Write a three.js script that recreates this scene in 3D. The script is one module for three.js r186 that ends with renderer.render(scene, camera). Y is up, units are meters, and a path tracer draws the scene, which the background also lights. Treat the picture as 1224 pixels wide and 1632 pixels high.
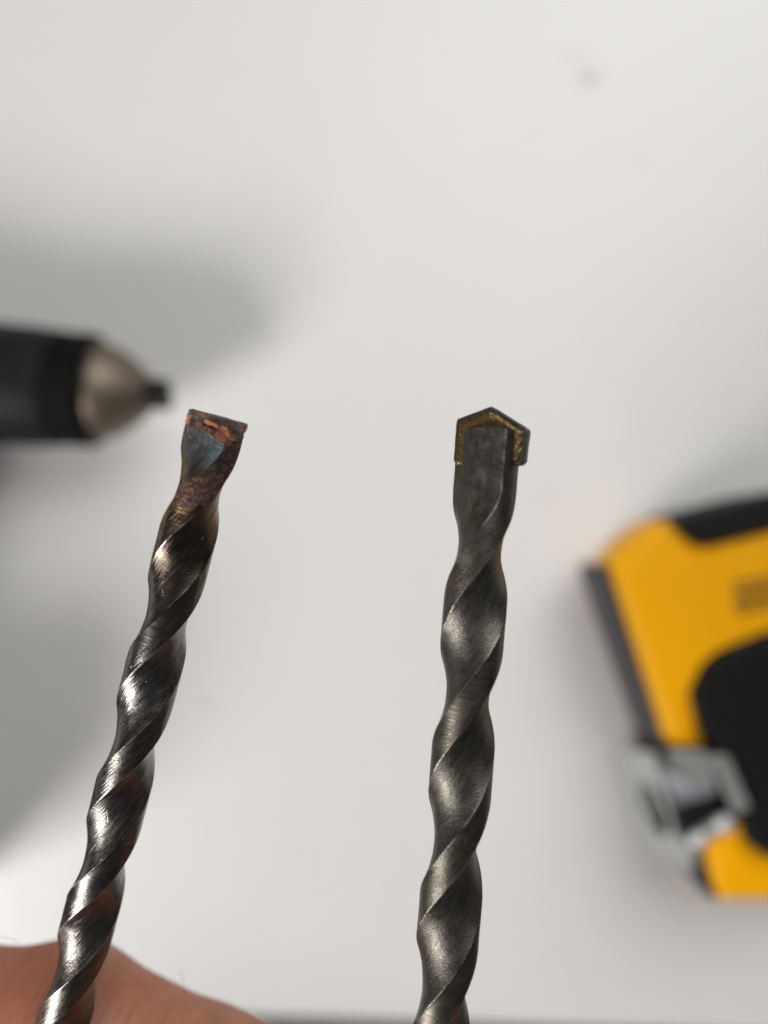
import * as THREE from 'three';
import { RoundedBoxGeometry } from 'three/addons/geometries/RoundedBoxGeometry.js';
import { mergeGeometries, mergeVertices } from 'three/addons/utils/BufferGeometryUtils.js';
import { MarchingCubes } from 'three/addons/objects/MarchingCubes.js';
import { ImprovedNoise } from 'three/addons/math/ImprovedNoise.js';
import { RectAreaLightUniformsLib } from 'three/addons/lights/RectAreaLightUniformsLib.js';
RectAreaLightUniformsLib.init();

// ---------------------------------------------------------------- camera, light, exposure
const H = 0.275;                                   // the lens is 275 mm above the table, looking straight down
const FOCAL = 1179;                                // of a picture 1224 x 1632
const scene = new THREE.Scene();
const camera = new THREE.PerspectiveCamera(2 * Math.atan(816 / FOCAL) * 180 / Math.PI, 768 / 1024, 0.005, 20);
camera.position.set(0, H, 0); camera.up.set(0, 0, -1); camera.lookAt(0, 0, 0);
camera.focus = 0.0885; camera.userData.fStop = 6.4;
camera.updateMatrixWorld(true);
const renderer = new THREE.WebGLRenderer({ antialias: true });
renderer.setSize(768, 1024);
renderer.toneMapping = THREE.LinearToneMapping; renderer.toneMappingExposure = 0.98;
renderer.shadowMap.enabled = true;
scene.background = new THREE.Color(0.035, 0.036, 0.038);   // the dim room round the lamps

function lamp(x, y, z, w, h, intensity, color) {
  const l = new THREE.RectAreaLight(new THREE.Color(...color), intensity, w, h);
  l.position.set(x, y, z); l.lookAt(0, 0.05, 0); scene.add(l); return l;
}
lamp(-0.68, 0.56, 0.52, 0.32, 0.32, 24.5, [1, 0.965, 0.935]);
lamp(0.28, 0.78, -0.58, 0.80, 0.80, 3.6, [1, 0.98, 0.945]);

// ---------------------------------------------------------------- helpers
const V = (x, y, z) => new THREE.Vector3(x, y, z);
const R2D = 180 / Math.PI, D2R = Math.PI / 180;
const noiseGen = new ImprovedNoise();
const N3 = (x, y, z) => noiseGen.noise(x, y, z);
function fbm(x, y, z, o = 4) { let s = 0, a = 0.5; for (let i = 0; i < o; i++) { s += a * N3(x, y, z + i * 7.3); x *= 2.03; y *= 2.03; z *= 2.03; a *= 0.5; } return s; }
let seed = 7; const rnd = () => (seed = (seed * 16807) % 2147483647) / 2147483647;
const clamp = (x, a = 0, b = 1) => Math.min(b, Math.max(a, x));
const smooth = (a, b, x) => { const t = clamp((x - a) / (b - a)); return t * t * (3 - 2 * t); };
const mix3 = (a, b, t) => [a[0] + (b[0] - a[0]) * t, a[1] + (b[1] - a[1]) * t, a[2] + (b[2] - a[2]) * t];
// a place measured off the picture: pixel and height above the table -> metres
const P = (px, py, h) => V((px - 612) / FOCAL * (H - h), h, (py - 816) / FOCAL * (H - h));
function tag(o, label, category, extra = {}) { o.userData = { ...o.userData, label, category, ...extra }; return o; }
function add(o, name, parent = scene) { o.name = name; o.traverse(c => { if (c.isMesh) { c.castShadow = true; c.receiveShadow = true; } }); parent.add(o); return o; }
function dataTex(w, h, fn, srgb = false) {
  const d = new Uint8Array(w * h * 4);
  for (let j = 0; j < h; j++) for (let i = 0; i < w; i++) {
    const c = fn(i / w, j / h, i, j), k = (j * w + i) * 4;
    for (let q = 0; q < 3; q++) { let v = clamp(c[q]); if (srgb) v = v <= 0.0031308 ? v * 12.92 : 1.055 * Math.pow(v, 1 / 2.4) - 0.055; d[k + q] = Math.round(v * 255); }
    d[k + 3] = 255;
  }
  const t = new THREE.DataTexture(d, w, h, THREE.RGBAFormat);
  t.magFilter = THREE.LinearFilter; t.minFilter = THREE.LinearFilter; t.needsUpdate = true;
  if (srgb) t.colorSpace = THREE.SRGBColorSpace;
  return t;
}

// ---------------------------------------------------------------- the setting: white table, floor below its front edge
{
  const y0 = -0.026, r = 0.006, zb = -0.55, zf = 0.1915;
  const prof = [];
  prof.push([zb, 0]);
  for (let k = 0; k <= 8; k++) { const a = Math.PI / 2 * (1 - k / 8); prof.push([zf - r + r * Math.cos(a), -r + r * Math.sin(a)]); }
  for (let k = 0; k <= 8; k++) { const a = -Math.PI / 2 * k / 8; prof.push([zf - r + r * Math.cos(a), y0 + r + r * Math.sin(a)]); }
  prof.push([zb, y0]);
  const s = new THREE.Shape(prof.map(p => new THREE.Vector2(-p[0], p[1])));
  const g = new THREE.ExtrudeGeometry(s, { depth: 1.5, bevelEnabled: false });
  g.rotateY(Math.PI / 2); g.translate(-0.75, 0, 0);             // along the edge: x; towards the front: z
  const p = g.attributes.position;
  g.rotateY(-0.036);
  const uv = g.attributes.uv;
  for (let i = 0; i < p.count; i++) uv.setXY(i, (p.getX(i) + 0.3) / 0.6, (p.getZ(i) + 0.3) / 0.6);
  const stain = (u, v, px, py, r, ax = 1, ay = 1) => { const q = P(px, py, 0), x = u * 0.6 - 0.3 - q.x, z = v * 0.6 - 0.3 - q.z; return Math.exp(-((x * ax) ** 2 + (z * ay) ** 2) / (r * r)); };
  const map = dataTex(1024, 1024, (u, v) => {
    let c = [0.80, 0.80, 0.795];
    const n = fbm(u * 9, v * 9, 3, 4) * 0.02 + fbm(u * 60, v * 60, 9, 2) * 0.008;
    c = c.map(x => x + n);
    const w = 1 + fbm(u * 70, v * 70, 1.7, 3);
    c = mix3(c, [0.55, 0.40, 0.39], 0.55 * clamp(stain(u, v, 938, 122, 0.0034) * w));
    c = mix3(c, [0.6, 0.55, 0.55], 0.28 * clamp(stain(u, v, 914, 88, 0.0040, 1, 1.3) * w));
    c = mix3(c, [0.6, 0.5, 0.42], 0.30 * clamp(stain(u, v, 330, 1122, 0.0034) * w));
    c = mix3(c, [0.62, 0.5, 0.45], 0.18 * clamp(stain(u, v, 1020, 255, 0.0024) * w));
    c = mix3(c, [0.6, 0.5, 0.44], 0.2 * clamp(stain(u, v, 868, 790, 0.003) * w));
    return c;
  }, true);
  const m = new THREE.MeshStandardMaterial({ map, roughness: 0.42 });
  const t = add(new THREE.Mesh(g, m), 'table_top');
  tag(t, 'smooth white table top with faint pinkish stains under the tools', 'table', { kind: 'structure' });
  const f = add(new THREE.Mesh(new THREE.PlaneGeometry(8, 8).rotateX(-Math.PI / 2), new THREE.MeshStandardMaterial({ color: new THREE.Color(0.42, 0.43, 0.41), roughness: 0.8 })), 'floor');
  f.position.y = -0.75; f.userData.label = 'dim floor below the front edge of the table'; f.userData.kind = 'structure'; f.userData.category = 'floor';
}

// ---------------------------------------------------------------- masonry drill bits
function bitFrame(p0, p1, extra) {
  const vis = p0.distanceTo(p1), len = vis + extra;
  const Y = p0.clone().sub(p1).normalize(), mid = p0.clone().add(p1).multiplyScalar(0.5);
  const Z = camera.position.clone().sub(mid); Z.addScaledVector(Y, -Z.dot(Y)).normalize();
  const X = Y.clone().cross(Z);
  const g = new THREE.Group();
  g.quaternion.setFromRotationMatrix(new THREE.Matrix4().makeBasis(X, Y, Z));
  g.position.copy(p0).addScaledVector(Y, -len);
  const dOf = py => { const k = (py - 816) / FOCAL, D = p1.clone().sub(p0); return (k * (H - p0.y) - p0.z) / (D.z + k * D.y) * vis; };
  return { g, len, vis, dOf };
}
// cross-section: two lands on the outer circle, two bulged flutes between them
function sectionR(alpha, R, hw, core) {
  let a = ((alpha % 180) + 270) % 180 - 90; a = Math.abs(a);
  const psi = (90 - a) * D2R, e = (90 - hw) * D2R, xm = R * Math.sin(e), c = R * Math.cos(e), b = core * R - c;
  const q = b * Math.sin(psi) ** 2 / (xm * xm);
  const rf = q < 1e-9 ? (c + b) : (-Math.cos(psi) + Math.sqrt(Math.cos(psi) ** 2 + 4 * q * (c + b))) / (2 * q);
  const k = 0.012 * R, h = clamp(0.5 + 0.5 * (R - rf) / k);       // soft minimum: a tiny worn edge
  return rf * h + R * (1 - h) - k * h * (1 - h);
}
function twistBody({ len, R, hw, core, theta, dEnd, dFluted, endCut, bumps }) {
  const cols = [];
  for (const base of [-180, 0]) {
    for (let a = -hw + 3; a <= hw - 3 + 1e-6; a += (2 * hw - 6) / 8) cols.push(base + a);
    for (const e of [1.6, 0.7, 0, -0.7, -1.6, -3]) cols.push(base + hw - e);
    const w = 180 - 2 * hw - 6;
    for (let k = 1; k < 34; k++) cols.push(base + hw + 3 + w * k / 34);
    for (const e of [3, 1.6, 0.7, 0, -0.7, -1.6]) cols.push(base + 180 - hw - e);
  }
  const n = cols.length, rings = [];
  let d = dEnd; const step = 0.00011;
  while (d < dFluted + 0.004) { rings.push(d); d += step; }
  for (let k = 0; k <= 8; k++) rings.push(dFluted + 0.004 + (len - dFluted - 0.004) * k / 8);
  const pos = [], uv = [], idx = [];
  const put = (dd, a, R1) => {
    const t = smooth(dFluted, dFluted + 0.004, dd);
    const r0 = sectionR(a, R, hw, core) * (1 - t) + R * 0.985 * t;
    const th = (a + theta(dd)) * D2R;
    const r = (r0 + (bumps ? bumps(a, dd) : 0)) * R1;
    const x = r * Math.sin(th), z = r * Math.cos(th);
    let y = len - dd;
    if (endCut) { const w = 1 - smooth(0, 0.0035, dd - dEnd); y += endCut(x, z) * w; }
    pos.push(x, y, z); uv.push((a + 180) / 360, dd / len);
  };
  for (const dd of rings) { for (let i = 0; i <= n; i++) put(dd, i < n ? cols[i] : 180 + cols[0] , 1); }
  const W = n + 1;
  for (let j = 0; j < rings.length - 1; j++) for (let i = 0; i < n; i++) {
    const a = j * W + i, b = a + 1, c = a + W, e = c + 1; idx.push(a, c, b, b, c, e);
  }
  // end cap: three shrinking rings of their own
  const base = pos.length / 3, shr = [0.997, 0.7, 0.4, 0.02];
  for (const s of shr) for (let i = 0; i <= n; i++) put(rings[0], i < n ? cols[i] : 180 + cols[0], s);
  for (let j = 0; j < shr.length - 1; j++) for (let i = 0; i < n; i++) { const a = base + j * W + i, b = a + 1, c = a + W, e = c + 1; idx.push(a, b, c, b, e, c); }
  const g = new THREE.BufferGeometry();
  g.setAttribute('position', new THREE.Float32BufferAttribute(pos, 3));
  g.setAttribute('uv', new THREE.Float32BufferAttribute(uv, 2));
  g.setIndex(idx); g.computeVertexNormals();
  return g;
}
function ramp(x, w) { return x < -w ? 0 : x > w ? x : (x + w) * (x + w) / (4 * w); }
function thetaFn(dOf, yA, tA, yB, tB, tTop, w) {
  const dA = dOf(yA), dB = dOf(yB), b = (tA - tB) / (dB - dA), d0 = dA - (tTop - tA) / b;
  return d => tTop - b * ramp(d - d0, w);
}
function plateGeo(pts, thick, bevel) {
  const s = new THREE.Shape(pts.map(p => new THREE.Vector2(p[0] / 1000, p[1] / 1000)));
  const g = new THREE.ExtrudeGeometry(s, { depth: thick - 2 * bevel, bevelEnabled: true, bevelThickness: bevel, bevelSize: bevel, bevelOffset: -bevel, bevelSegments: 3, curveSegments: 8 });
  g.translate(0, 0, -(thick - 2 * bevel) / 2); return g;
}
function subdivided(geo, target) {     // split long edges so that a surface can be roughened
  let g = geo.index ? geo.toNonIndexed() : geo; 
  for (let it = 0; it < 6; it++) {
    const p = g.attributes.position, out = []; let split = false;
    for (let i = 0; i < p.count; i += 3) {
      const a = V().fromBufferAttribute(p, i), b = V().fromBufferAttribute(p, i + 1), c = V().fromBufferAttribute(p, i + 2);
      const l = [a.distanceTo(b), b.distanceTo(c), c.distanceTo(a)], m = Math.max(...l), k = l.indexOf(m);
      const t = [[a, b, c], [b, c, a], [c, a, b]][k];
      if (m > target) { split = true; const q = t[0].clone().add(t[1]).multiplyScalar(0.5); out.push(t[0], q, t[2], q, t[1], t[2]); } else out.push(a, b, c);
    }
    g = new THREE.BufferGeometry(); const f = new Float32Array(out.length * 3); out.forEach((v, i) => v.toArray(f, i * 3));
    g.setAttribute('position', new THREE.BufferAttribute(f, 3)); if (!split) break;
  }
  return g;
}
function roughened(geo, target, amp, freq, zoff = 0) {
  const g = mergeVertices(subdivided(geo, target), 1e-6); g.computeVertexNormals();
  const p = g.attributes.position, nn = g.attributes.normal, uv = [];
  for (let i = 0; i < p.count; i++) {
    const x = p.getX(i), y = p.getY(i), z = p.getZ(i), k = amp * fbm(x * freq, y * freq, z * freq + zoff, 3) * 2;
    p.setXYZ(i, x + nn.getX(i) * k, y + nn.getY(i) * k, z + nn.getZ(i) * k); uv.push(x * 100, y * 100);
  }
  g.setAttribute('uv', new THREE.Float32BufferAttribute(uv, 2)); g.computeVertexNormals(); return g;
}

const TW = 512, TH = 2048;
function scratches(count, along) {        // thin lines on the unrolled steel
  const m = new Float32Array(TW * TH);
  for (let k = 0; k < count; k++) {
    let x = rnd() * TW, y = rnd() * TH; const l = 10 + rnd() * rnd() * 120, a = (rnd() < along ? Math.PI / 2 + 0.12 : 0.35) + (rnd() - 0.5) * 0.5, s = 0.3 + 0.7 * rnd();
    for (let t = 0; t < l; t++) { x += Math.cos(a); y += Math.sin(a); const i = ((Math.round(x) % TW) + TW) % TW, j = Math.round(y); if (j >= 0 && j < TH) m[j * TW + i] = Math.max(m[j * TW + i], s * Math.sin(Math.PI * t / l)); }
  }
  for (let k = 0; k < count / 5; k++) { const x = rnd() * TW, y = rnd() * TH, r = 1 + rnd() * 2.2; for (let i = -4; i <= 4; i++) for (let j = -4; j <= 4; j++) { const X = ((Math.round(x + i) % TW) + TW) % TW, Y = Math.round(y + j); if (Y >= 0 && Y < TH && Math.hypot(i, j) < r) m[Y * TW + X] = 1; } }
  return m;
}
// ---- right bit: clean carbide tip, grainy dark steel
{
  const f = bitFrame(P(783, 650, H - 0.085), P(702, 1632, H - 0.0868), 0.026);
  const R = 0.00365, hw = 27;
  const th = thetaFn(f.dOf, 1002, -97, 1473, -457, 57, 0.0016);
  const len = f.len;
  const scr = scratches(260, 0.6);
  const color = dataTex(TW, TH, (u, v, i, j) => {
    const a = u * 360 - 180, d = v * len * 1000, ca = Math.cos(u * 6.2832) * 3.65, sa = Math.sin(u * 6.2832) * 3.65;
    let c = [0.115, 0.11, 0.098];
    const m = ((a % 180) + 270) % 180 - 90;
    const n = fbm(ca * 0.9, sa * 0.9, d * 0.5, 4), fine = fbm(ca * 7, sa * 7, d * 7, 2);
    c = c.map(x => x * (1 + 0.5 * n + 0.5 * fine));
    c = mix3(c, [0.17, 0.125, 0.08], clamp(0.35 + n * 1.6) * 0.25);
    if (Math.abs(m) < hw - 1) c = mix3(c, [0.12, 0.10, 0.075], 0.35 + 0.3 * clamp(fbm(ca * 0.7, sa * 0.7, d * 0.22 + 9, 3) * 2));
    const e = Math.abs(Math.abs(m) - hw); if (e < 2.2) c = mix3(c, [0.55, 0.53, 0.5], (1 - e / 2.2) * clamp(0.35 + n * 2 + fine));
    return mix3(c, [0.42, 0.40, 0.37], 0.5 * scr[j * TW + i]);
  }, true);
  const orm = dataTex(TW, TH, (u, v, i, j) => {
    const d = v * len * 1000, ca = Math.cos(u * 6.2832) * 3.65, sa = Math.sin(u * 6.2832) * 3.65;
    const n = fbm(ca * 1.2 + 4, sa * 1.2, d * 0.7, 3), fine = fbm(ca * 6, sa * 6, d * 6, 2);
    return [1, clamp(0.42 + n * 0.2 + fine * 0.2 - 0.1 * scr[j * TW + i], 0.2, 0.8), 0.92];
  });
  const bump = dataTex(TW, TH, (u, v, i, j) => {
    const d = v * len * 1000, ca = Math.cos(u * 6.2832) * 3.65, sa = Math.sin(u * 6.2832) * 3.65;
    const g = 0.5 + 0.55 * fbm(ca * 6.5, sa * 6.5, d * 6.5, 2) + 0.2 * fbm(ca * 1.3, sa * 1.3, d * 1.3, 2) - 0.25 * scr[j * TW + i];
    return [g, g, g];
  });
  const mat = new THREE.MeshStandardMaterial({ map: color, roughnessMap: orm, metalnessMap: orm, roughness: 1, metalness: 1, bumpMap: bump, bumpScale: 0.00006 });
  const b = add(new THREE.Mesh(twistBody({ len, R, hw, core: 0.68, theta: th, dEnd: 0.0025, dFluted: f.vis + 0.008, endCut: (x) => -0.10 * Math.abs(x + 0.0002) + 0.0001,
    bumps: (a, d) => 0.00003 * N3(a * 0.02, d * 400, 1) }), mat), 'twisted_body', f.g);
  const grey = new THREE.MeshStandardMaterial({ color: new THREE.Color(0.10, 0.09, 0.08), metalness: 0.9, roughness: 0.45 });
  const braze = new THREE.MeshStandardMaterial({ color: new THREE.Color(0.20, 0.135, 0.055), metalness: 0.8, roughness: 0.4 });
  const k = 1 / 0.966;
  const out = [[0, 0.02], [0.35, -0.09], [4.15 * k, -2.28], [4.25 * k, -2.55], [4.1 * k, -6.0], [3.8 * k, -6.35], [3.2 * k, -6.5], [-3.2 * k, -6.9], [-3.55 * k, -6.75], [-3.82 * k, -6.35], [-3.85 * k, -1.85], [-3.72 * k, -1.52], [-0.35, -0.09]].reverse();
  const pl = add(new THREE.Mesh(roughened(plateGeo(out, 0.0019, 0.00022), 0.0004, 0.00003, 1500), grey), 'carbide_plate', f.g);
  pl.position.set(0.0002, len, 0.0003); pl.rotation.y = -15 * D2R;
  const inn = [[0, -0.5], [0.3, -0.58], [3.75 * k, -2.55], [3.85 * k, -2.8], [3.75 * k, -5.9], [3.0 * k, -6.2], [-3.0 * k, -7.05], [-3.3 * k, -6.95], [-3.58 * k, -6.55], [-3.45 * k, -2.1], [-3.3 * k, -1.85], [-0.3, -0.6]].reverse();
  const br = add(new THREE.Mesh(roughened(plateGeo(inn, 0.00255, 0.00055), 0.00022, 0.00012, 1900, 3), braze), 'brazing', f.g);
  br.position.copy(pl.position); br.rotation.copy(pl.rotation);
  add(f.g, 'drill_bit');
  tag(f.g, 'grainy dark steel masonry bit with intact pointed carbide tip, beside the yellow tape measure', 'drill bit');
}
// ---- left bit: worn blunt tip, heat colours and copper rust
{
  const f = bitFrame(P(348, 663, H - 0.085), P(100, 1632, H - 0.0955), 0.034);
  const R = 0.00335, hw = 30;
  const th = thetaFn(f.dOf, 904, -108, 1481, -648, 55, 0.0014);
  const len = f.len;
  const at = (u, v) => [u * 360 - 180, v * len * 1000, Math.cos(u * 6.2832) * R * 1000, Math.sin(u * 6.2832) * R * 1000];
  const rustAt = (a, d, ca, sa) => {
    const n = fbm(ca * 0.9, sa * 0.9, d * 0.8, 4), onLand = smooth(hw + 2 + 26 * smooth(6.5, 8.5, d + n), hw - 2, Math.abs(a));
    const along = smooth(13.5, 7, d + n * 4.5);
    const edgeTop = smooth(0.9, 0.4, d - 0.6 + n * 0.8);
    return clamp(Math.max(onLand * along, edgeTop * 0.85 * smooth(12, 2, d)) * 1.1);
  };
  const scr = scratches(420, 0.75);
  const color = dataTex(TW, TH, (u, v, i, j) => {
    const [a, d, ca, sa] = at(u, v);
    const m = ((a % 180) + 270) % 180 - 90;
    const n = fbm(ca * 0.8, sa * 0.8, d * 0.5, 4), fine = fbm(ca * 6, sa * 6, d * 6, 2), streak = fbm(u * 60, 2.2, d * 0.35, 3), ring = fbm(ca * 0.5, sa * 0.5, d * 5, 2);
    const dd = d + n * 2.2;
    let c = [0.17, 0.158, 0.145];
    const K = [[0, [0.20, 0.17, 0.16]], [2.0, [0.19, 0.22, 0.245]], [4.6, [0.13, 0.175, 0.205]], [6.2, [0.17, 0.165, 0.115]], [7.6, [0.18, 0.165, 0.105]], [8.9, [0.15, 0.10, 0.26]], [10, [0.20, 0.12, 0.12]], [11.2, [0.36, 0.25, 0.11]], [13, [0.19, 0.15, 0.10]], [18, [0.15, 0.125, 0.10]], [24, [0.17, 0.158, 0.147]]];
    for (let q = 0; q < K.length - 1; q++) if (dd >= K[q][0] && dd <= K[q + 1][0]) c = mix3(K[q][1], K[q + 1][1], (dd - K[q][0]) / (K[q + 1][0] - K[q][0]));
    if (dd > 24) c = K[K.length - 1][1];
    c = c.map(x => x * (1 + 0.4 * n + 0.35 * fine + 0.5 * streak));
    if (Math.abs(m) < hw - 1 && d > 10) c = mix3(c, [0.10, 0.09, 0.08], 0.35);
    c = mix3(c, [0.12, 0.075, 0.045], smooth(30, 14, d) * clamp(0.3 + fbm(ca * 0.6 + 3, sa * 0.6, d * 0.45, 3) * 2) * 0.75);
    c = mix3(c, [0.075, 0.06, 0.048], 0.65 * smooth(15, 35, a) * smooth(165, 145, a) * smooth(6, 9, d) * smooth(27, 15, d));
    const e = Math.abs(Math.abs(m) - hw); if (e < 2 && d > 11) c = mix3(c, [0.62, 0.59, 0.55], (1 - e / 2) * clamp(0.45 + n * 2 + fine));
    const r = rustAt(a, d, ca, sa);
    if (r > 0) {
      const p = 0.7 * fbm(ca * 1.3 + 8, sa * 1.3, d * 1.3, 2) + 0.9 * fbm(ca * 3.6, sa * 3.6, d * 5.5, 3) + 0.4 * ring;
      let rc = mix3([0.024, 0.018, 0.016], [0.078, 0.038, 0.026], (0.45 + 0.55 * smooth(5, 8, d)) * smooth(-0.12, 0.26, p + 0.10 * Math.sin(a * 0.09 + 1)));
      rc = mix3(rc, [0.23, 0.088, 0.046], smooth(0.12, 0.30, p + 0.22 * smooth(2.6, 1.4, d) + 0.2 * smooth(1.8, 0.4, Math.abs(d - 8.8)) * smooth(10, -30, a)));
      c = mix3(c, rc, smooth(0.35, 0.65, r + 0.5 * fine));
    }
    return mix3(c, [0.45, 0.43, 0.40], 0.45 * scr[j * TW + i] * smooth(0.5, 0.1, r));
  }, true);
  const orm = dataTex(TW, TH, (u, v) => {
    const [a, d, ca, sa] = at(u, v); const r = rustAt(a, d, ca, sa);
    const n = fbm(ca * 1.2 + 4, sa * 1.2, d * 0.7, 3), fine = fbm(ca * 6, sa * 6, d * 6, 2), streak = fbm(u * 90, 5, d * 0.3, 3);
    return [1, clamp(0.31 + 0.16 * smooth(9, 5, d) + n * 0.2 + fine * 0.14 + streak * 0.22 + 0.45 * smooth(0.35, 0.65, r) , 0.16, 0.9), 0.95 * (1 - 0.85 * smooth(0.35, 0.65, r))];
  });
  const bump = dataTex(TW, TH, (u, v, i, j) => {
    const [a, d, ca, sa] = at(u, v); const r = smooth(0.3, 0.7, rustAt(a, d, ca, sa));
    const g = 0.5 + (0.18 + 0.5 * r) * fbm(ca * 4, sa * 4, d * 4, 3) + 0.25 * fbm(u * 110, 4, d * 0.35, 2) + (0.6 * smooth(7, 9, d) * smooth(14, 11.5, d)) * fbm(ca * 0.4, sa * 0.4, d * 4.5 + ca * 1.2, 2) - 0.35 * scr[j * TW + i];
    return [g, g, g];
  });
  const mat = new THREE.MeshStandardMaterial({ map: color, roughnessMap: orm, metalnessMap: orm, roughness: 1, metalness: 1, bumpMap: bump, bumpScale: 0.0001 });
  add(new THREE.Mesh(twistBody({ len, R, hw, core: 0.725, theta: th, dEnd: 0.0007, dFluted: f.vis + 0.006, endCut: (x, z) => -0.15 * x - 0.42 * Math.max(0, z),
    bumps: (a, d) => 0.00004 * N3(a * 0.03, d * 500, 4) + 0.00006 * smooth(0.002, 0.001, d) * N3(a * 0.06, d * 2500, 9) }), mat), 'twisted_body', f.g);
  const plm = new THREE.MeshStandardMaterial({ roughness: 0.62, metalness: 0.45, map: dataTex(256, 256, (u, v) => {
    const n = fbm(u * 7, v * 7, 2, 5), q = fbm(u * 16, v * 16, 8, 3);
    let c = mix3([0.075, 0.055, 0.048], [0.16, 0.12, 0.10], smooth(-0.2, 0.25, n + 0.4 * q));
    return mix3(c, [0.30, 0.125, 0.065], 0.8 * smooth(0.2, 0.34, q + 0.4 * n));
  }, true) });
  plm.map.wrapS = plm.map.wrapT = THREE.RepeatWrapping;
  const pts = [[-3.2, -0.02], [3.15, 0.05], [3.28, -0.12], [3.3, -0.75], [3.1, -1.1], [2.85, -2.6], [2.4, -3.2], [-2.4, -3.2], [-3.0, -2.4], [-3.05, -1.0], [-3.28, -0.5], [-3.3, -0.15]].reverse();
  const g = roughened(plateGeo(pts, 0.0023, 0.0002), 0.00025, 0.00006, 1600, 5);
  { const uv = g.attributes.uv; for (let i = 0; i < uv.count; i++) uv.setXY(i, uv.getX(i) * 1.4 + 0.5, uv.getY(i) * 1.4); }
  const pl = add(new THREE.Mesh(g, plm), 'carbide_plate', f.g); pl.userData.label = 'blunt carbide edge worn flat and rusty';
  pl.position.set(0.0001, len, 0.0006); pl.rotation.y = -9 * D2R; pl.rotation.x = 0;
  const bz = new THREE.MeshStandardMaterial({ color: new THREE.Color(0.50, 0.21, 0.11), roughness: 0.7, metalness: 0.2 });
  const lump = (x, y, z, sx, sy, sz, tilt) => { const s = new THREE.SphereGeometry(1, 20, 14); s.scale(sx, sy, sz); s.rotateZ(tilt); s.translate(x, y, z); return s; };
  const lumps = mergeGeometries([lump(0.0013, -0.0015, 0.00180, 0.0011, 0.00036, 0.0003, -0.5), lump(0.0022, -0.0015, 0.0015, 0.0007, 0.00045, 0.0004, -0.2), lump(-0.0003, -0.0011, 0.00185, 0.0013, 0.0002, 0.0002, -0.32), lump(-0.0030, -0.0011, 0.0009, 0.00035, 0.0008, 0.0007, -0.1)]);
  const lm = add(new THREE.Mesh(roughened(lumps, 0.0002, 0.0003, 1500, 2), bz), 'brazing', f.g); lm.position.set(0, len, 0); lm.userData.label = 'orange copper residue of melted brazing';
  add(f.g, 'drill_bit_001');
  tag(f.g, 'burnt masonry bit with worn flat tip, blue heat tint and copper rust, beside the finger', 'drill bit');
}

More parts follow.
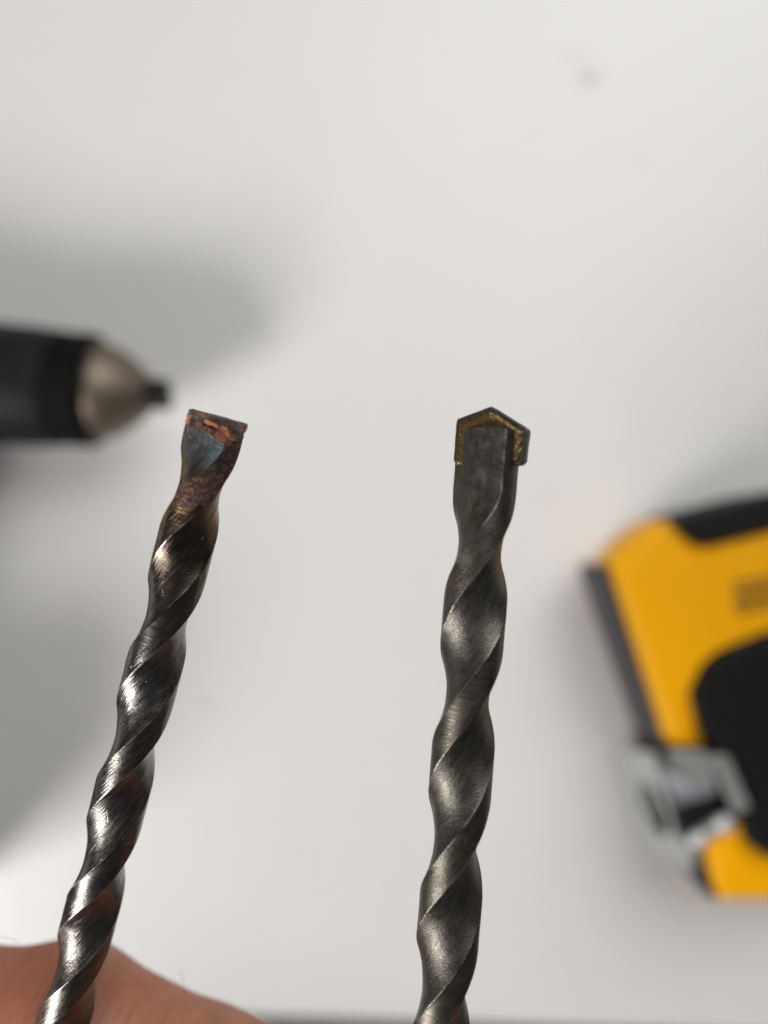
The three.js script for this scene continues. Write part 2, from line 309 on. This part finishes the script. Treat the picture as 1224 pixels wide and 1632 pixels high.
// ---------------------------------------------------------------- hand that holds the bits from below
{
  const J = (px, py, d, r) => ({ p: P(px, py, H - d / 1000), r: r / 1000 });
  const chains = [
    [J(610, 1848, 106, 11.5), J(330, 1724, 108.5, 9.0), J(110, 1617, 107.3, 9.1), J(-70, 1622, 107.5, 8.7), J(-170, 1640, 109, 8), J(-330, 1735, 104, 7.2)],           // index
    [J(640, 1990, 113, 12), J(390, 1930, 117, 9.3), J(70, 1835, 118, 9.4), J(-160, 1860, 111, 8.8), J(-250, 1930, 103, 8), J(-190, 2020, 97, 7.4)],                     // middle
    [J(700, 2150, 116, 11.5), J(470, 2130, 121, 9.2), J(160, 2080, 121, 9), J(-10, 2090, 112, 8.2), J(-60, 2150, 103, 7.6), J(20, 2220, 97, 7)],                       // ring
    [J(790, 2290, 118, 10.5), J(600, 2300, 122, 8), J(380, 2290, 121, 7.8), J(250, 2300, 113, 7.2), J(210, 2350, 106, 6.8), J(270, 2400, 100, 6.2)],                    // little finger
    [J(1060, 2230, 112, 16), J(860, 2150, 104, 13), J(690, 2140, 99, 10.5), J(380, 2110, 92, 9.3), J(200, 2050, 89, 8.6), J(20, 1975, 89, 7.6)],                         // thumb
    [J(610, 1848, 106, 11.5), J(900, 2000, 112, 15), J(1240, 2200, 122, 20)], [J(640, 1990, 113, 12), J(1240, 2230, 122, 20)],
    [J(700, 2150, 116, 11.5), J(1240, 2260, 122, 20)], [J(790, 2290, 118, 10.5), J(1200, 2300, 122, 19)], [J(1240, 2230, 122, 21), J(1700, 2390, 128, 25)],
  ];
  const caps = []; chains.forEach((c, ci) => { for (let i = 0; i < c.length - 1; i++) caps.push({ a: c[i].p, b: c[i + 1].p, ra: c[i].r, rb: c[i + 1].r, ci }); });
  const lo = V(1e9, 1e9, 1e9), hi = V(-1e9, -1e9, -1e9);
  caps.forEach(c => [[c.a, c.ra], [c.b, c.rb]].forEach(([p, r]) => { lo.min(p.clone().subScalar(r + 0.004)); hi.max(p.clone().addScalar(r + 0.004)); }));
  const size = hi.clone().sub(lo), half = Math.max(size.x, size.y, size.z) / 2 * 1.03, cen = lo.clone().add(hi).multiplyScalar(0.5);
  const RES = 168, mc = new MarchingCubes(RES, new THREE.MeshStandardMaterial(), false, false, 220000);
  const field = mc.field; field.fill(-1);
  const cell = 2 * half / RES, big = 0.012, kk = 0.0042;
  for (const c of caps) { c.d = c.b.clone().sub(c.a); c.l2 = c.d.lengthSq(); }
  const sm = (a, b, k) => { const h = Math.max(k - Math.abs(a - b), 0) / k; return Math.min(a, b) - h * h * k * 0.25; };
  for (let z = 0; z < RES; z++) { const pz = cen.z + (z - RES / 2) * cell; for (let y = 0; y < RES; y++) { const py = cen.y + (y - RES / 2) * cell; for (let x = 0; x < RES; x++) {
    const px = cen.x + (x - RES / 2) * cell; let fd = 0.02; const per = [9, 9, 9, 9, 9];
    let palm = 9;
    for (const c of caps) {
      const ax = px - c.a.x, ay = py - c.a.y, az = pz - c.a.z, t = clamp((ax * c.d.x + ay * c.d.y + az * c.d.z) / c.l2);
      const dx = ax - c.d.x * t, dy = ay - c.d.y * t, dz = az - c.d.z * t, dist = Math.sqrt(dx * dx + dy * dy + dz * dz) - (c.ra + (c.rb - c.ra) * t);
      if (dist > 0.025) continue;
      if (c.ci < 5) per[c.ci] = per[c.ci] > 8 ? dist : sm(per[c.ci], dist, 0.003); else palm = palm > 8 ? dist : sm(palm, dist, 0.014);
    }
    fd = palm; for (const q of per) if (q < 8) fd = fd > 8 ? q : sm(fd, q, fd === palm ? 0.006 : 0.0016);
    if (fd < 8) field[z * RES * RES + y * RES + x] = -fd;
  } } }
  mc.isolation = 0; mc.update();
  const cnt = mc.count !== undefined && mc.count > 0 ? mc.count : mc.geometry.drawRange.count;
  const g0 = new THREE.BufferGeometry();
  g0.setAttribute('position', new THREE.BufferAttribute(mc.positionArray.slice(0, cnt * 3), 3));
  const g = mergeVertices(g0, 1e-5);
  const p = g.attributes.position, uv = [];
  const ix = chains[0][1].p, iy = chains[0][2].p, fa = iy.clone().sub(ix).normalize();
  for (let i = 0; i < p.count; i++) {
    const w = V(p.getX(i) * half + cen.x, p.getY(i) * half + cen.y, p.getZ(i) * half + cen.z);
    p.setXYZ(i, w.x, w.y, w.z);
  }
  g.computeVertexNormals();
  { // face outwards
    const n = g.attributes.normal; let s = 0;
    for (let i = 0; i < p.count; i += 50) s += (p.getX(i) - cen.x) * n.getX(i) + (p.getY(i) - cen.y) * n.getY(i) + (p.getZ(i) - cen.z) * n.getZ(i);
    if (s < 0) { const id = g.index.array; for (let i = 0; i < id.length; i += 3) { const t = id[i]; id[i] = id[i + 1]; id[i + 1] = t; } g.computeVertexNormals(); }
  }
  for (let i = 0; i < p.count; i++) {       // along the index finger, round it
    const w = V(p.getX(i), p.getY(i), p.getZ(i)).sub(iy), al = w.dot(fa), rest = w.clone().addScaledVector(fa, -al);
    uv.push(al / 0.1 + 0.5, (rest.z * 0.9 - rest.y * 0.6) / 0.1 + 0.5);
  }
  g.setAttribute('uv', new THREE.Float32BufferAttribute(uv, 2));
  const wrap = t => { t.wrapS = t.wrapT = THREE.RepeatWrapping; return t; };
  const fold = (u, v) => { const q = (u - 0.5) * 100, w = (v - 0.5) * 100; return Math.exp(-(((q - 5.2 - 0.35 * w + fbm(u * 16, v * 16, 3, 2)) / 0.75) ** 2)) * smooth(-4, 0, w) + 0.5 * Math.exp(-(((q - 3.1 - 0.2 * w + fbm(u * 18, v * 18, 7, 2)) / 0.4) ** 2)) * smooth(-2, 2, w); };
  const skin = wrap(dataTex(1024, 1024, (u, v) => {
    const n = fbm(u * 24, v * 24, 1, 4), ridge = fbm(u * 300, v * 110, 4, 2), bl = fbm(u * 10, v * 10, 6, 3);
    let c = [0.40, 0.165, 0.095].map((x, q) => x * (1 + 0.45 * n + 0.32 * ridge));
    c = mix3(c, [0.44, 0.14, 0.085], clamp(0.3 + bl * 1.5) * 0.6);
    c = mix3(c, [0.19, 0.05, 0.03], 0.6 * clamp(fold(u, v)));
    return c;
  }, true));
  const bump = wrap(dataTex(1024, 1024, (u, v) => {
    const w = fbm(u * 12, v * 12, 2, 2) * 0.025;
    const ridge = 0.5 + 0.5 * Math.sin((u + w) * 100 / 0.75 * 6.2832 + 5 * fbm(u * 28, v * 28, 2, 3));
    const gg = 0.62 + 0.09 * (ridge - 0.5) * (1 + 5 * fbm(u * 50, v * 70, 8, 2)) + 0.4 * fbm(u * 200, v * 80, 4, 3) - 0.5 * clamp(fold(u, v));
    return [gg, gg, gg];
  }));
  const hand = new THREE.Group();
  const base = P(1600, 2360, H - 0.128); hand.position.copy(base);
  g.translate(-base.x, -base.y, -base.z);
  const body = add(new THREE.Mesh(g, new THREE.MeshPhysicalMaterial({ map: skin, roughness: 0.5, bumpMap: bump, bumpScale: 0.0006, sheen: 0.25, sheenRoughness: 0.5, sheenColor: new THREE.Color(0.9, 0.5, 0.4) })), 'skin', hand);
  // thumb nail, below the frame
  const nail = new THREE.SphereGeometry(1, 24, 12, 0, Math.PI * 2, 0, 1.1); nail.scale(0.0068, 0.0022, 0.0052);
  const nm = add(new THREE.Mesh(nail, new THREE.MeshPhysicalMaterial({ color: new THREE.Color(0.6, 0.33, 0.26), roughness: 0.3, clearcoat: 0.3 })), 'thumb_nail', hand);
  nm.position.copy(P(45, 1984, H - 0.0826)).sub(base); nm.rotation.y = 0.4;
  // a few fine hairs along the top of the finger
  const hm = new THREE.MeshStandardMaterial({ color: new THREE.Color(0.05, 0.035, 0.025), roughness: 0.6 });
  for (const [x0, y0, x1, y1, x2, y2] of [[294, 1584, 293, 1566, 287, 1546], [30, 1502, 14, 1494, -6, 1492]]) {
    const c = new THREE.QuadraticBezierCurve3(P(x0, y0, H - 0.105).sub(base), P(x1, y1, H - 0.104).sub(base), P(x2, y2, H - 0.103).sub(base));
    add(new THREE.Mesh(new THREE.TubeGeometry(c, 10, 0.000025, 5), hm), 'hair', hand);
  }
  add(hand, 'hand'); tag(hand, 'hand at the lower left, its brown finger curled behind the burnt bit', 'hand');
}

// ---------------------------------------------------------------- yellow tape measure lying on its side
{
  const T = new THREE.Group(); const base = P(1200, 1120, 0); T.position.copy(base);
  const yellow = new THREE.MeshPhysicalMaterial({ color: new THREE.Color(1.0, 0.47, 0.0), roughness: 0.5, specularIntensity: 0.45 });
  const black = new THREE.MeshPhysicalMaterial({ color: new THREE.Color(0.010, 0.010, 0.010), roughness: 0.65, specularIntensity: 0.4 });
  const dark = new THREE.MeshStandardMaterial({ color: new THREE.Color(0.035, 0.036, 0.039), roughness: 0.6 });
  const steel = new THREE.MeshStandardMaterial({ color: new THREE.Color(0.46, 0.49, 0.475), roughness: 0.4, metalness: 0.5 });
  const bright = new THREE.MeshStandardMaterial({ color: new THREE.Color(0.72, 0.73, 0.76), roughness: 0.5, metalness: 0.5 });
  const rounded = (pts, r) => {       // outline in metres with rounded corners
    const s = new THREE.Shape(), n = pts.length;
    for (let i = 0; i < n; i++) {
      const a = pts[(i + n - 1) % n], b = pts[i], c = pts[(i + 1) % n], u = a.clone().sub(b), w = c.clone().sub(b);
      const q = Math.min(r, u.length() * 0.45, w.length() * 0.45), p1 = b.clone().addScaledVector(u.normalize(), q), p2 = b.clone().addScaledVector(w.normalize(), q);
      i ? s.lineTo(p1.x, p1.y) : s.moveTo(p1.x, p1.y); s.quadraticCurveTo(b.x, b.y, p2.x, p2.y);
    }
    s.closePath(); return s;
  };
  // outline given as pixels seen at height h (top face); thickness downwards
  const slab = (pix, h, thick, bevel, r, mat, name, holes) => {
    const pts = pix.map(([x, y]) => { const q = P(x, y, h / 1000).sub(base); return new THREE.Vector2(q.x, -q.z); });
    const s = rounded(pts, r / 1000), b = bevel / 1000;
    const g = new THREE.ExtrudeGeometry(s, { depth: thick / 1000 - 2 * b, bevelEnabled: true, bevelThickness: b, bevelSize: b, bevelOffset: -b, bevelSegments: 4, curveSegments: 6 });
    g.rotateX(-Math.PI / 2); g.translate(0, (h - thick) / 1000 + b, 0);
    return add(new THREE.Mesh(g, mat), name, T);
  };
  slab([[973, 905], [1004, 868], [1042, 838], [1070, 829], [1224, 792], [1380, 768], [1432, 800], [1450, 900], [1450, 1385], [1415, 1442], [1150, 1442], [1140, 1420], [1118, 1335], [1066, 1190]], 40, 26, 4.5, 4, yellow, 'case');
  slab([[1000, 905], [1040, 870], [1070, 855], [1224, 820], [1370, 800], [1405, 830], [1405, 1370], [1380, 1410], [1165, 1410], [1080, 1180]], 14.5, 14.5, 3, 4, dark, 'lower_case');
  slab([[1062, 905], [1110, 884], [1224, 858], [1400, 828], [1410, 850], [1410, 1390], [1170, 1405], [1105, 1190]], 40.9, 4, 0.7, 6, yellow, 'side_panel');
  slab([[1072, 829], [1224, 790], [1382, 766], [1405, 800], [1224, 850], [1130, 873], [1108, 868], [1090, 852]], 43, 30, 2, 2, black, 'top_rubber');
  slab([[955, 920], [962, 902], [980, 908], [1076, 1192], [1054, 1200]], 37, 27, 2, 2, dark, 'front_bumper');
  slab([[1092, 1362], [1122, 1348], [1146, 1438], [1122, 1426]], 38, 28, 1.5, 1, dark, 'front_bumper');
  slab([[1240, 1008], [1152, 1042], [1128, 1064], [1106, 1110], [1122, 1165], [1140, 1205], [1178, 1275], [1196, 1350], [1230, 1372], [1330, 1370], [1380, 1300], [1390, 1100], [1340, 1010]], 46, 8, 2.0, 1.6, black, 'grip');
  // worn print strip on the side panel
  const print = new THREE.MeshStandardMaterial({ color: new THREE.Color(0.14, 0.07, 0.008), roughness: 0.5 });
  for (const [x, y, l] of [[1166, 930, 150], [1172, 944, 120], [1168, 958, 160], [1174, 972, 100]]) slab([[x, y], [x + l, y - l * 0.2], [x + l + 1, y - l * 0.2 + 8], [x + 1, y + 8]], 41.2, 0.5, 0.05, 0.2, print, 'printed_line');
  // dark mouth recess, blade, hook
  slab([[1052, 1196], [1150, 1190], [1200, 1300], [1150, 1322], [1116, 1348], [1092, 1345]], 43, 8, 0.5, 1, black, 'blade_mouth');
  slab([[1064, 1208], [1150, 1200], [1185, 1290], [1122, 1345], [1098, 1348]], 34.9, 32, 0.5, 1, black, 'blade_mouth');
  const blade = (() => {
    const a = P(1050, 1225, 0.0445).sub(base), b = P(1128, 1215, 0.0445).sub(base), c = P(1140, 1265, 0.0445).sub(base), d = P(1075, 1285, 0.0445).sub(base);
    const pos = [], uv = [], idx = [], n = 12;
    for (let s = 0; s < 2; s++) for (let i = 0; i <= n; i++) { const t = i / n, bow = 0.003 * Math.sin(Math.PI * t) - s * 0.0008; const p = a.clone().lerp(d, t), q = b.clone().lerp(c, t); pos.push(p.x, p.y + bow, p.z, q.x, q.y + bow, q.z); uv.push(0, t, 1, t); }
    for (let i = 0; i < n; i++) { const k = 2 * i; idx.push(k, k + 2, k + 1, k + 1, k + 2, k + 3); const m = 2 * (n + 1) + k; idx.push(m, m + 1, m + 2, m + 1, m + 3, m + 2); }
    const g = new THREE.BufferGeometry(); g.setAttribute('position', new THREE.Float32BufferAttribute(pos, 3)); g.setAttribute('uv', new THREE.Float32BufferAttribute(uv, 2)); g.setIndex(idx); g.computeVertexNormals();
    return add(new THREE.Mesh(g, new THREE.MeshStandardMaterial({ color: new THREE.Color(0.36, 0.39, 0.43), roughness: 0.6, metalness: 0.3, side: THREE.DoubleSide })), 'blade', T);
  })();
  const hook = add(new THREE.Group(), 'hook', T);
  const part = (g, m, name) => add(new THREE.Mesh(g, m), name, hook);
  { // front plate with its oval hole: along the case front, standing up
    const A = P(986, 1190, 0.006).sub(base), B = P(1063, 1202, 0.040).sub(base), C = P(1030, 1350, 0.006).sub(base);
    const U = C.clone().sub(A), W = B.clone().sub(A), lu = U.length(), sh = W.dot(U) / lu, lw = Math.sqrt(W.lengthSq() - sh * sh); U.normalize(); W.addScaledVector(U, -W.dot(U)).normalize(); const Nn = U.clone().cross(W);
    const s = rounded([new THREE.Vector2(0, 0), new THREE.Vector2(lu, 0), new THREE.Vector2(lu + sh, lw), new THREE.Vector2(sh, lw)], 0.003);
    const hole = new THREE.Path(); hole.absellipse(lu * 0.53 + sh * 0.5, lw * 0.50, lu * 0.25, lw * 0.25, 0, Math.PI * 2); s.holes.push(hole);
    const g = new THREE.ExtrudeGeometry(s, { depth: 0.0012, bevelEnabled: true, bevelThickness: 0.0003, bevelSize: 0.0003, bevelSegments: 2, curveSegments: 24 });
    g.applyMatrix4(new THREE.Matrix4().makeBasis(U, W, Nn)); g.translate(A.x, A.y, A.z);
    part(g, steel, 'hook_plate');
  }
  const bar = (pix, h, t, mat, name) => { const m = slab(pix, h, t, 0.3, 1.5, mat, name); T.remove(m); hook.add(m); return m; };
  bar([[1060, 1196], [1126, 1198], [1140, 1216], [1132, 1250], [1112, 1256], [1076, 1225]], 48, 1.2, steel, 'hook_arm');
  bar([[1134, 1206], [1160, 1204], [1196, 1288], [1172, 1300]], 48.5, 1.2, steel, 'hook_arm');
  { const a = P(1110, 1337, 0.046).sub(base), b = P(1151, 1311, 0.046).sub(base);
    part(new THREE.TubeGeometry(new THREE.LineCurve3(a, b), 2, 0.0023, 14), steel, 'rivet_bar');
    for (const q of [a, b]) { const s = new THREE.SphereGeometry(0.0030, 20, 14); s.scale(1, 0.7, 1); s.translate(q.x, q.y + 0.0012, q.z); part(s, bright, 'rivet'); } }
  add(T, 'tape_measure'); tag(T, 'yellow and black tape measure lying on its side with steel end hook', 'tape measure');
}

// ---------------------------------------------------------------- cordless drill lying at the left, chuck pointing right
{
  const Dg = new THREE.Group();
  const h = 0.030, c0 = P(0, 613, h), c1 = P(252, 630, h), ax = c1.clone().sub(c0).normalize(), mm = (H - h) / FOCAL;
  Dg.position.copy(c0); Dg.quaternion.setFromUnitVectors(V(1, 0, 0), ax);
  const black = new THREE.MeshPhysicalMaterial({ color: new THREE.Color(0.007, 0.008, 0.009), roughness: 0.6, specularIntensity: 0.5 });
  const dull = new THREE.MeshPhysicalMaterial({ color: new THREE.Color(0.004, 0.004, 0.004), roughness: 0.7, specularIntensity: 0.25 });
  const metal = new THREE.MeshStandardMaterial({ color: new THREE.Color(0.21, 0.175, 0.135), roughness: 0.5, metalness: 0.85 });
  const yellow = new THREE.MeshStandardMaterial({ color: new THREE.Color(0.86, 0.42, 0.01), roughness: 0.4 });
  const lathe = (pts, mat, name, seg = 48) => { const g = new THREE.LatheGeometry(pts.map(([x, r]) => new THREE.Vector2(r * mm, x * mm)), seg); g.rotateZ(-Math.PI / 2); return add(new THREE.Mesh(g, mat), name, Dg); };
  lathe([[-170, 0], [-170, 90], [-160, 96], [0, 97], [60, 95], [98, 92], [104, 88], [104, 0]], black, 'chuck_sleeve');
  { // gripping ring: shallow flutes
    const s = new THREE.Shape(); for (let i = 0; i < 144; i++) { const a = i / 144 * Math.PI * 2, r = (90 - 2.4 * (0.5 + 0.5 * Math.cos(a * 24)) ** 3) * mm; i ? s.lineTo(r * Math.cos(a), r * Math.sin(a)) : s.moveTo(r * Math.cos(a), r * Math.sin(a)); }
    const g = new THREE.ExtrudeGeometry(s, { depth: 46 * mm, bevelEnabled: true, bevelThickness: 4 * mm, bevelSize: 5 * mm, bevelOffset: -5 * mm, bevelSegments: 3 });
    g.rotateY(Math.PI / 2); g.translate(106 * mm, 0, 0); add(new THREE.Mesh(g, dull), 'grip_ring', Dg);
  }
  lathe([[150, 0], [150, 78], [170, 76], [190, 70], [208, 58], [224, 45], [236, 34], [239, 28], [239, 0]], metal, 'nose_cone');
  for (let k = 0; k < 3; k++) { const g = new RoundedBoxGeometry(46 * mm, 25 * mm, 24 * mm, 3, 3 * mm); g.translate(248 * mm, 12 * mm, 0); g.rotateX(k * Math.PI * 2 / 3 + 0.5); add(new THREE.Mesh(g, black), 'jaw', Dg); }
  lathe([[-300, 0], [-300, 104], [-290, 110], [-190, 106], [-172, 100], [-172, 0]], dull, 'clutch_ring');
  lathe([[-840, 0], [-840, 90], [-820, 118], [-700, 132], [-400, 134], [-320, 124], [-302, 112], [-302, 0]], yellow, 'motor_housing');
  { const g = new RoundedBoxGeometry(0.038, 0.048, 0.13, 5, 0.014); g.translate(-340 * mm, 0.006, 0.085); add(new THREE.Mesh(g, black), 'handle', Dg); }
  { const g = new RoundedBoxGeometry(0.125, 0.080, 0.060, 4, 0.008); g.translate(-395 * mm, 0.0102, 0.160); add(new THREE.Mesh(g, black), 'battery', Dg); }
  add(Dg, 'cordless_drill'); tag(Dg, 'cordless drill lying at the left edge, black chuck with metal nose pointing right', 'drill');
}

renderer.render(scene, camera);
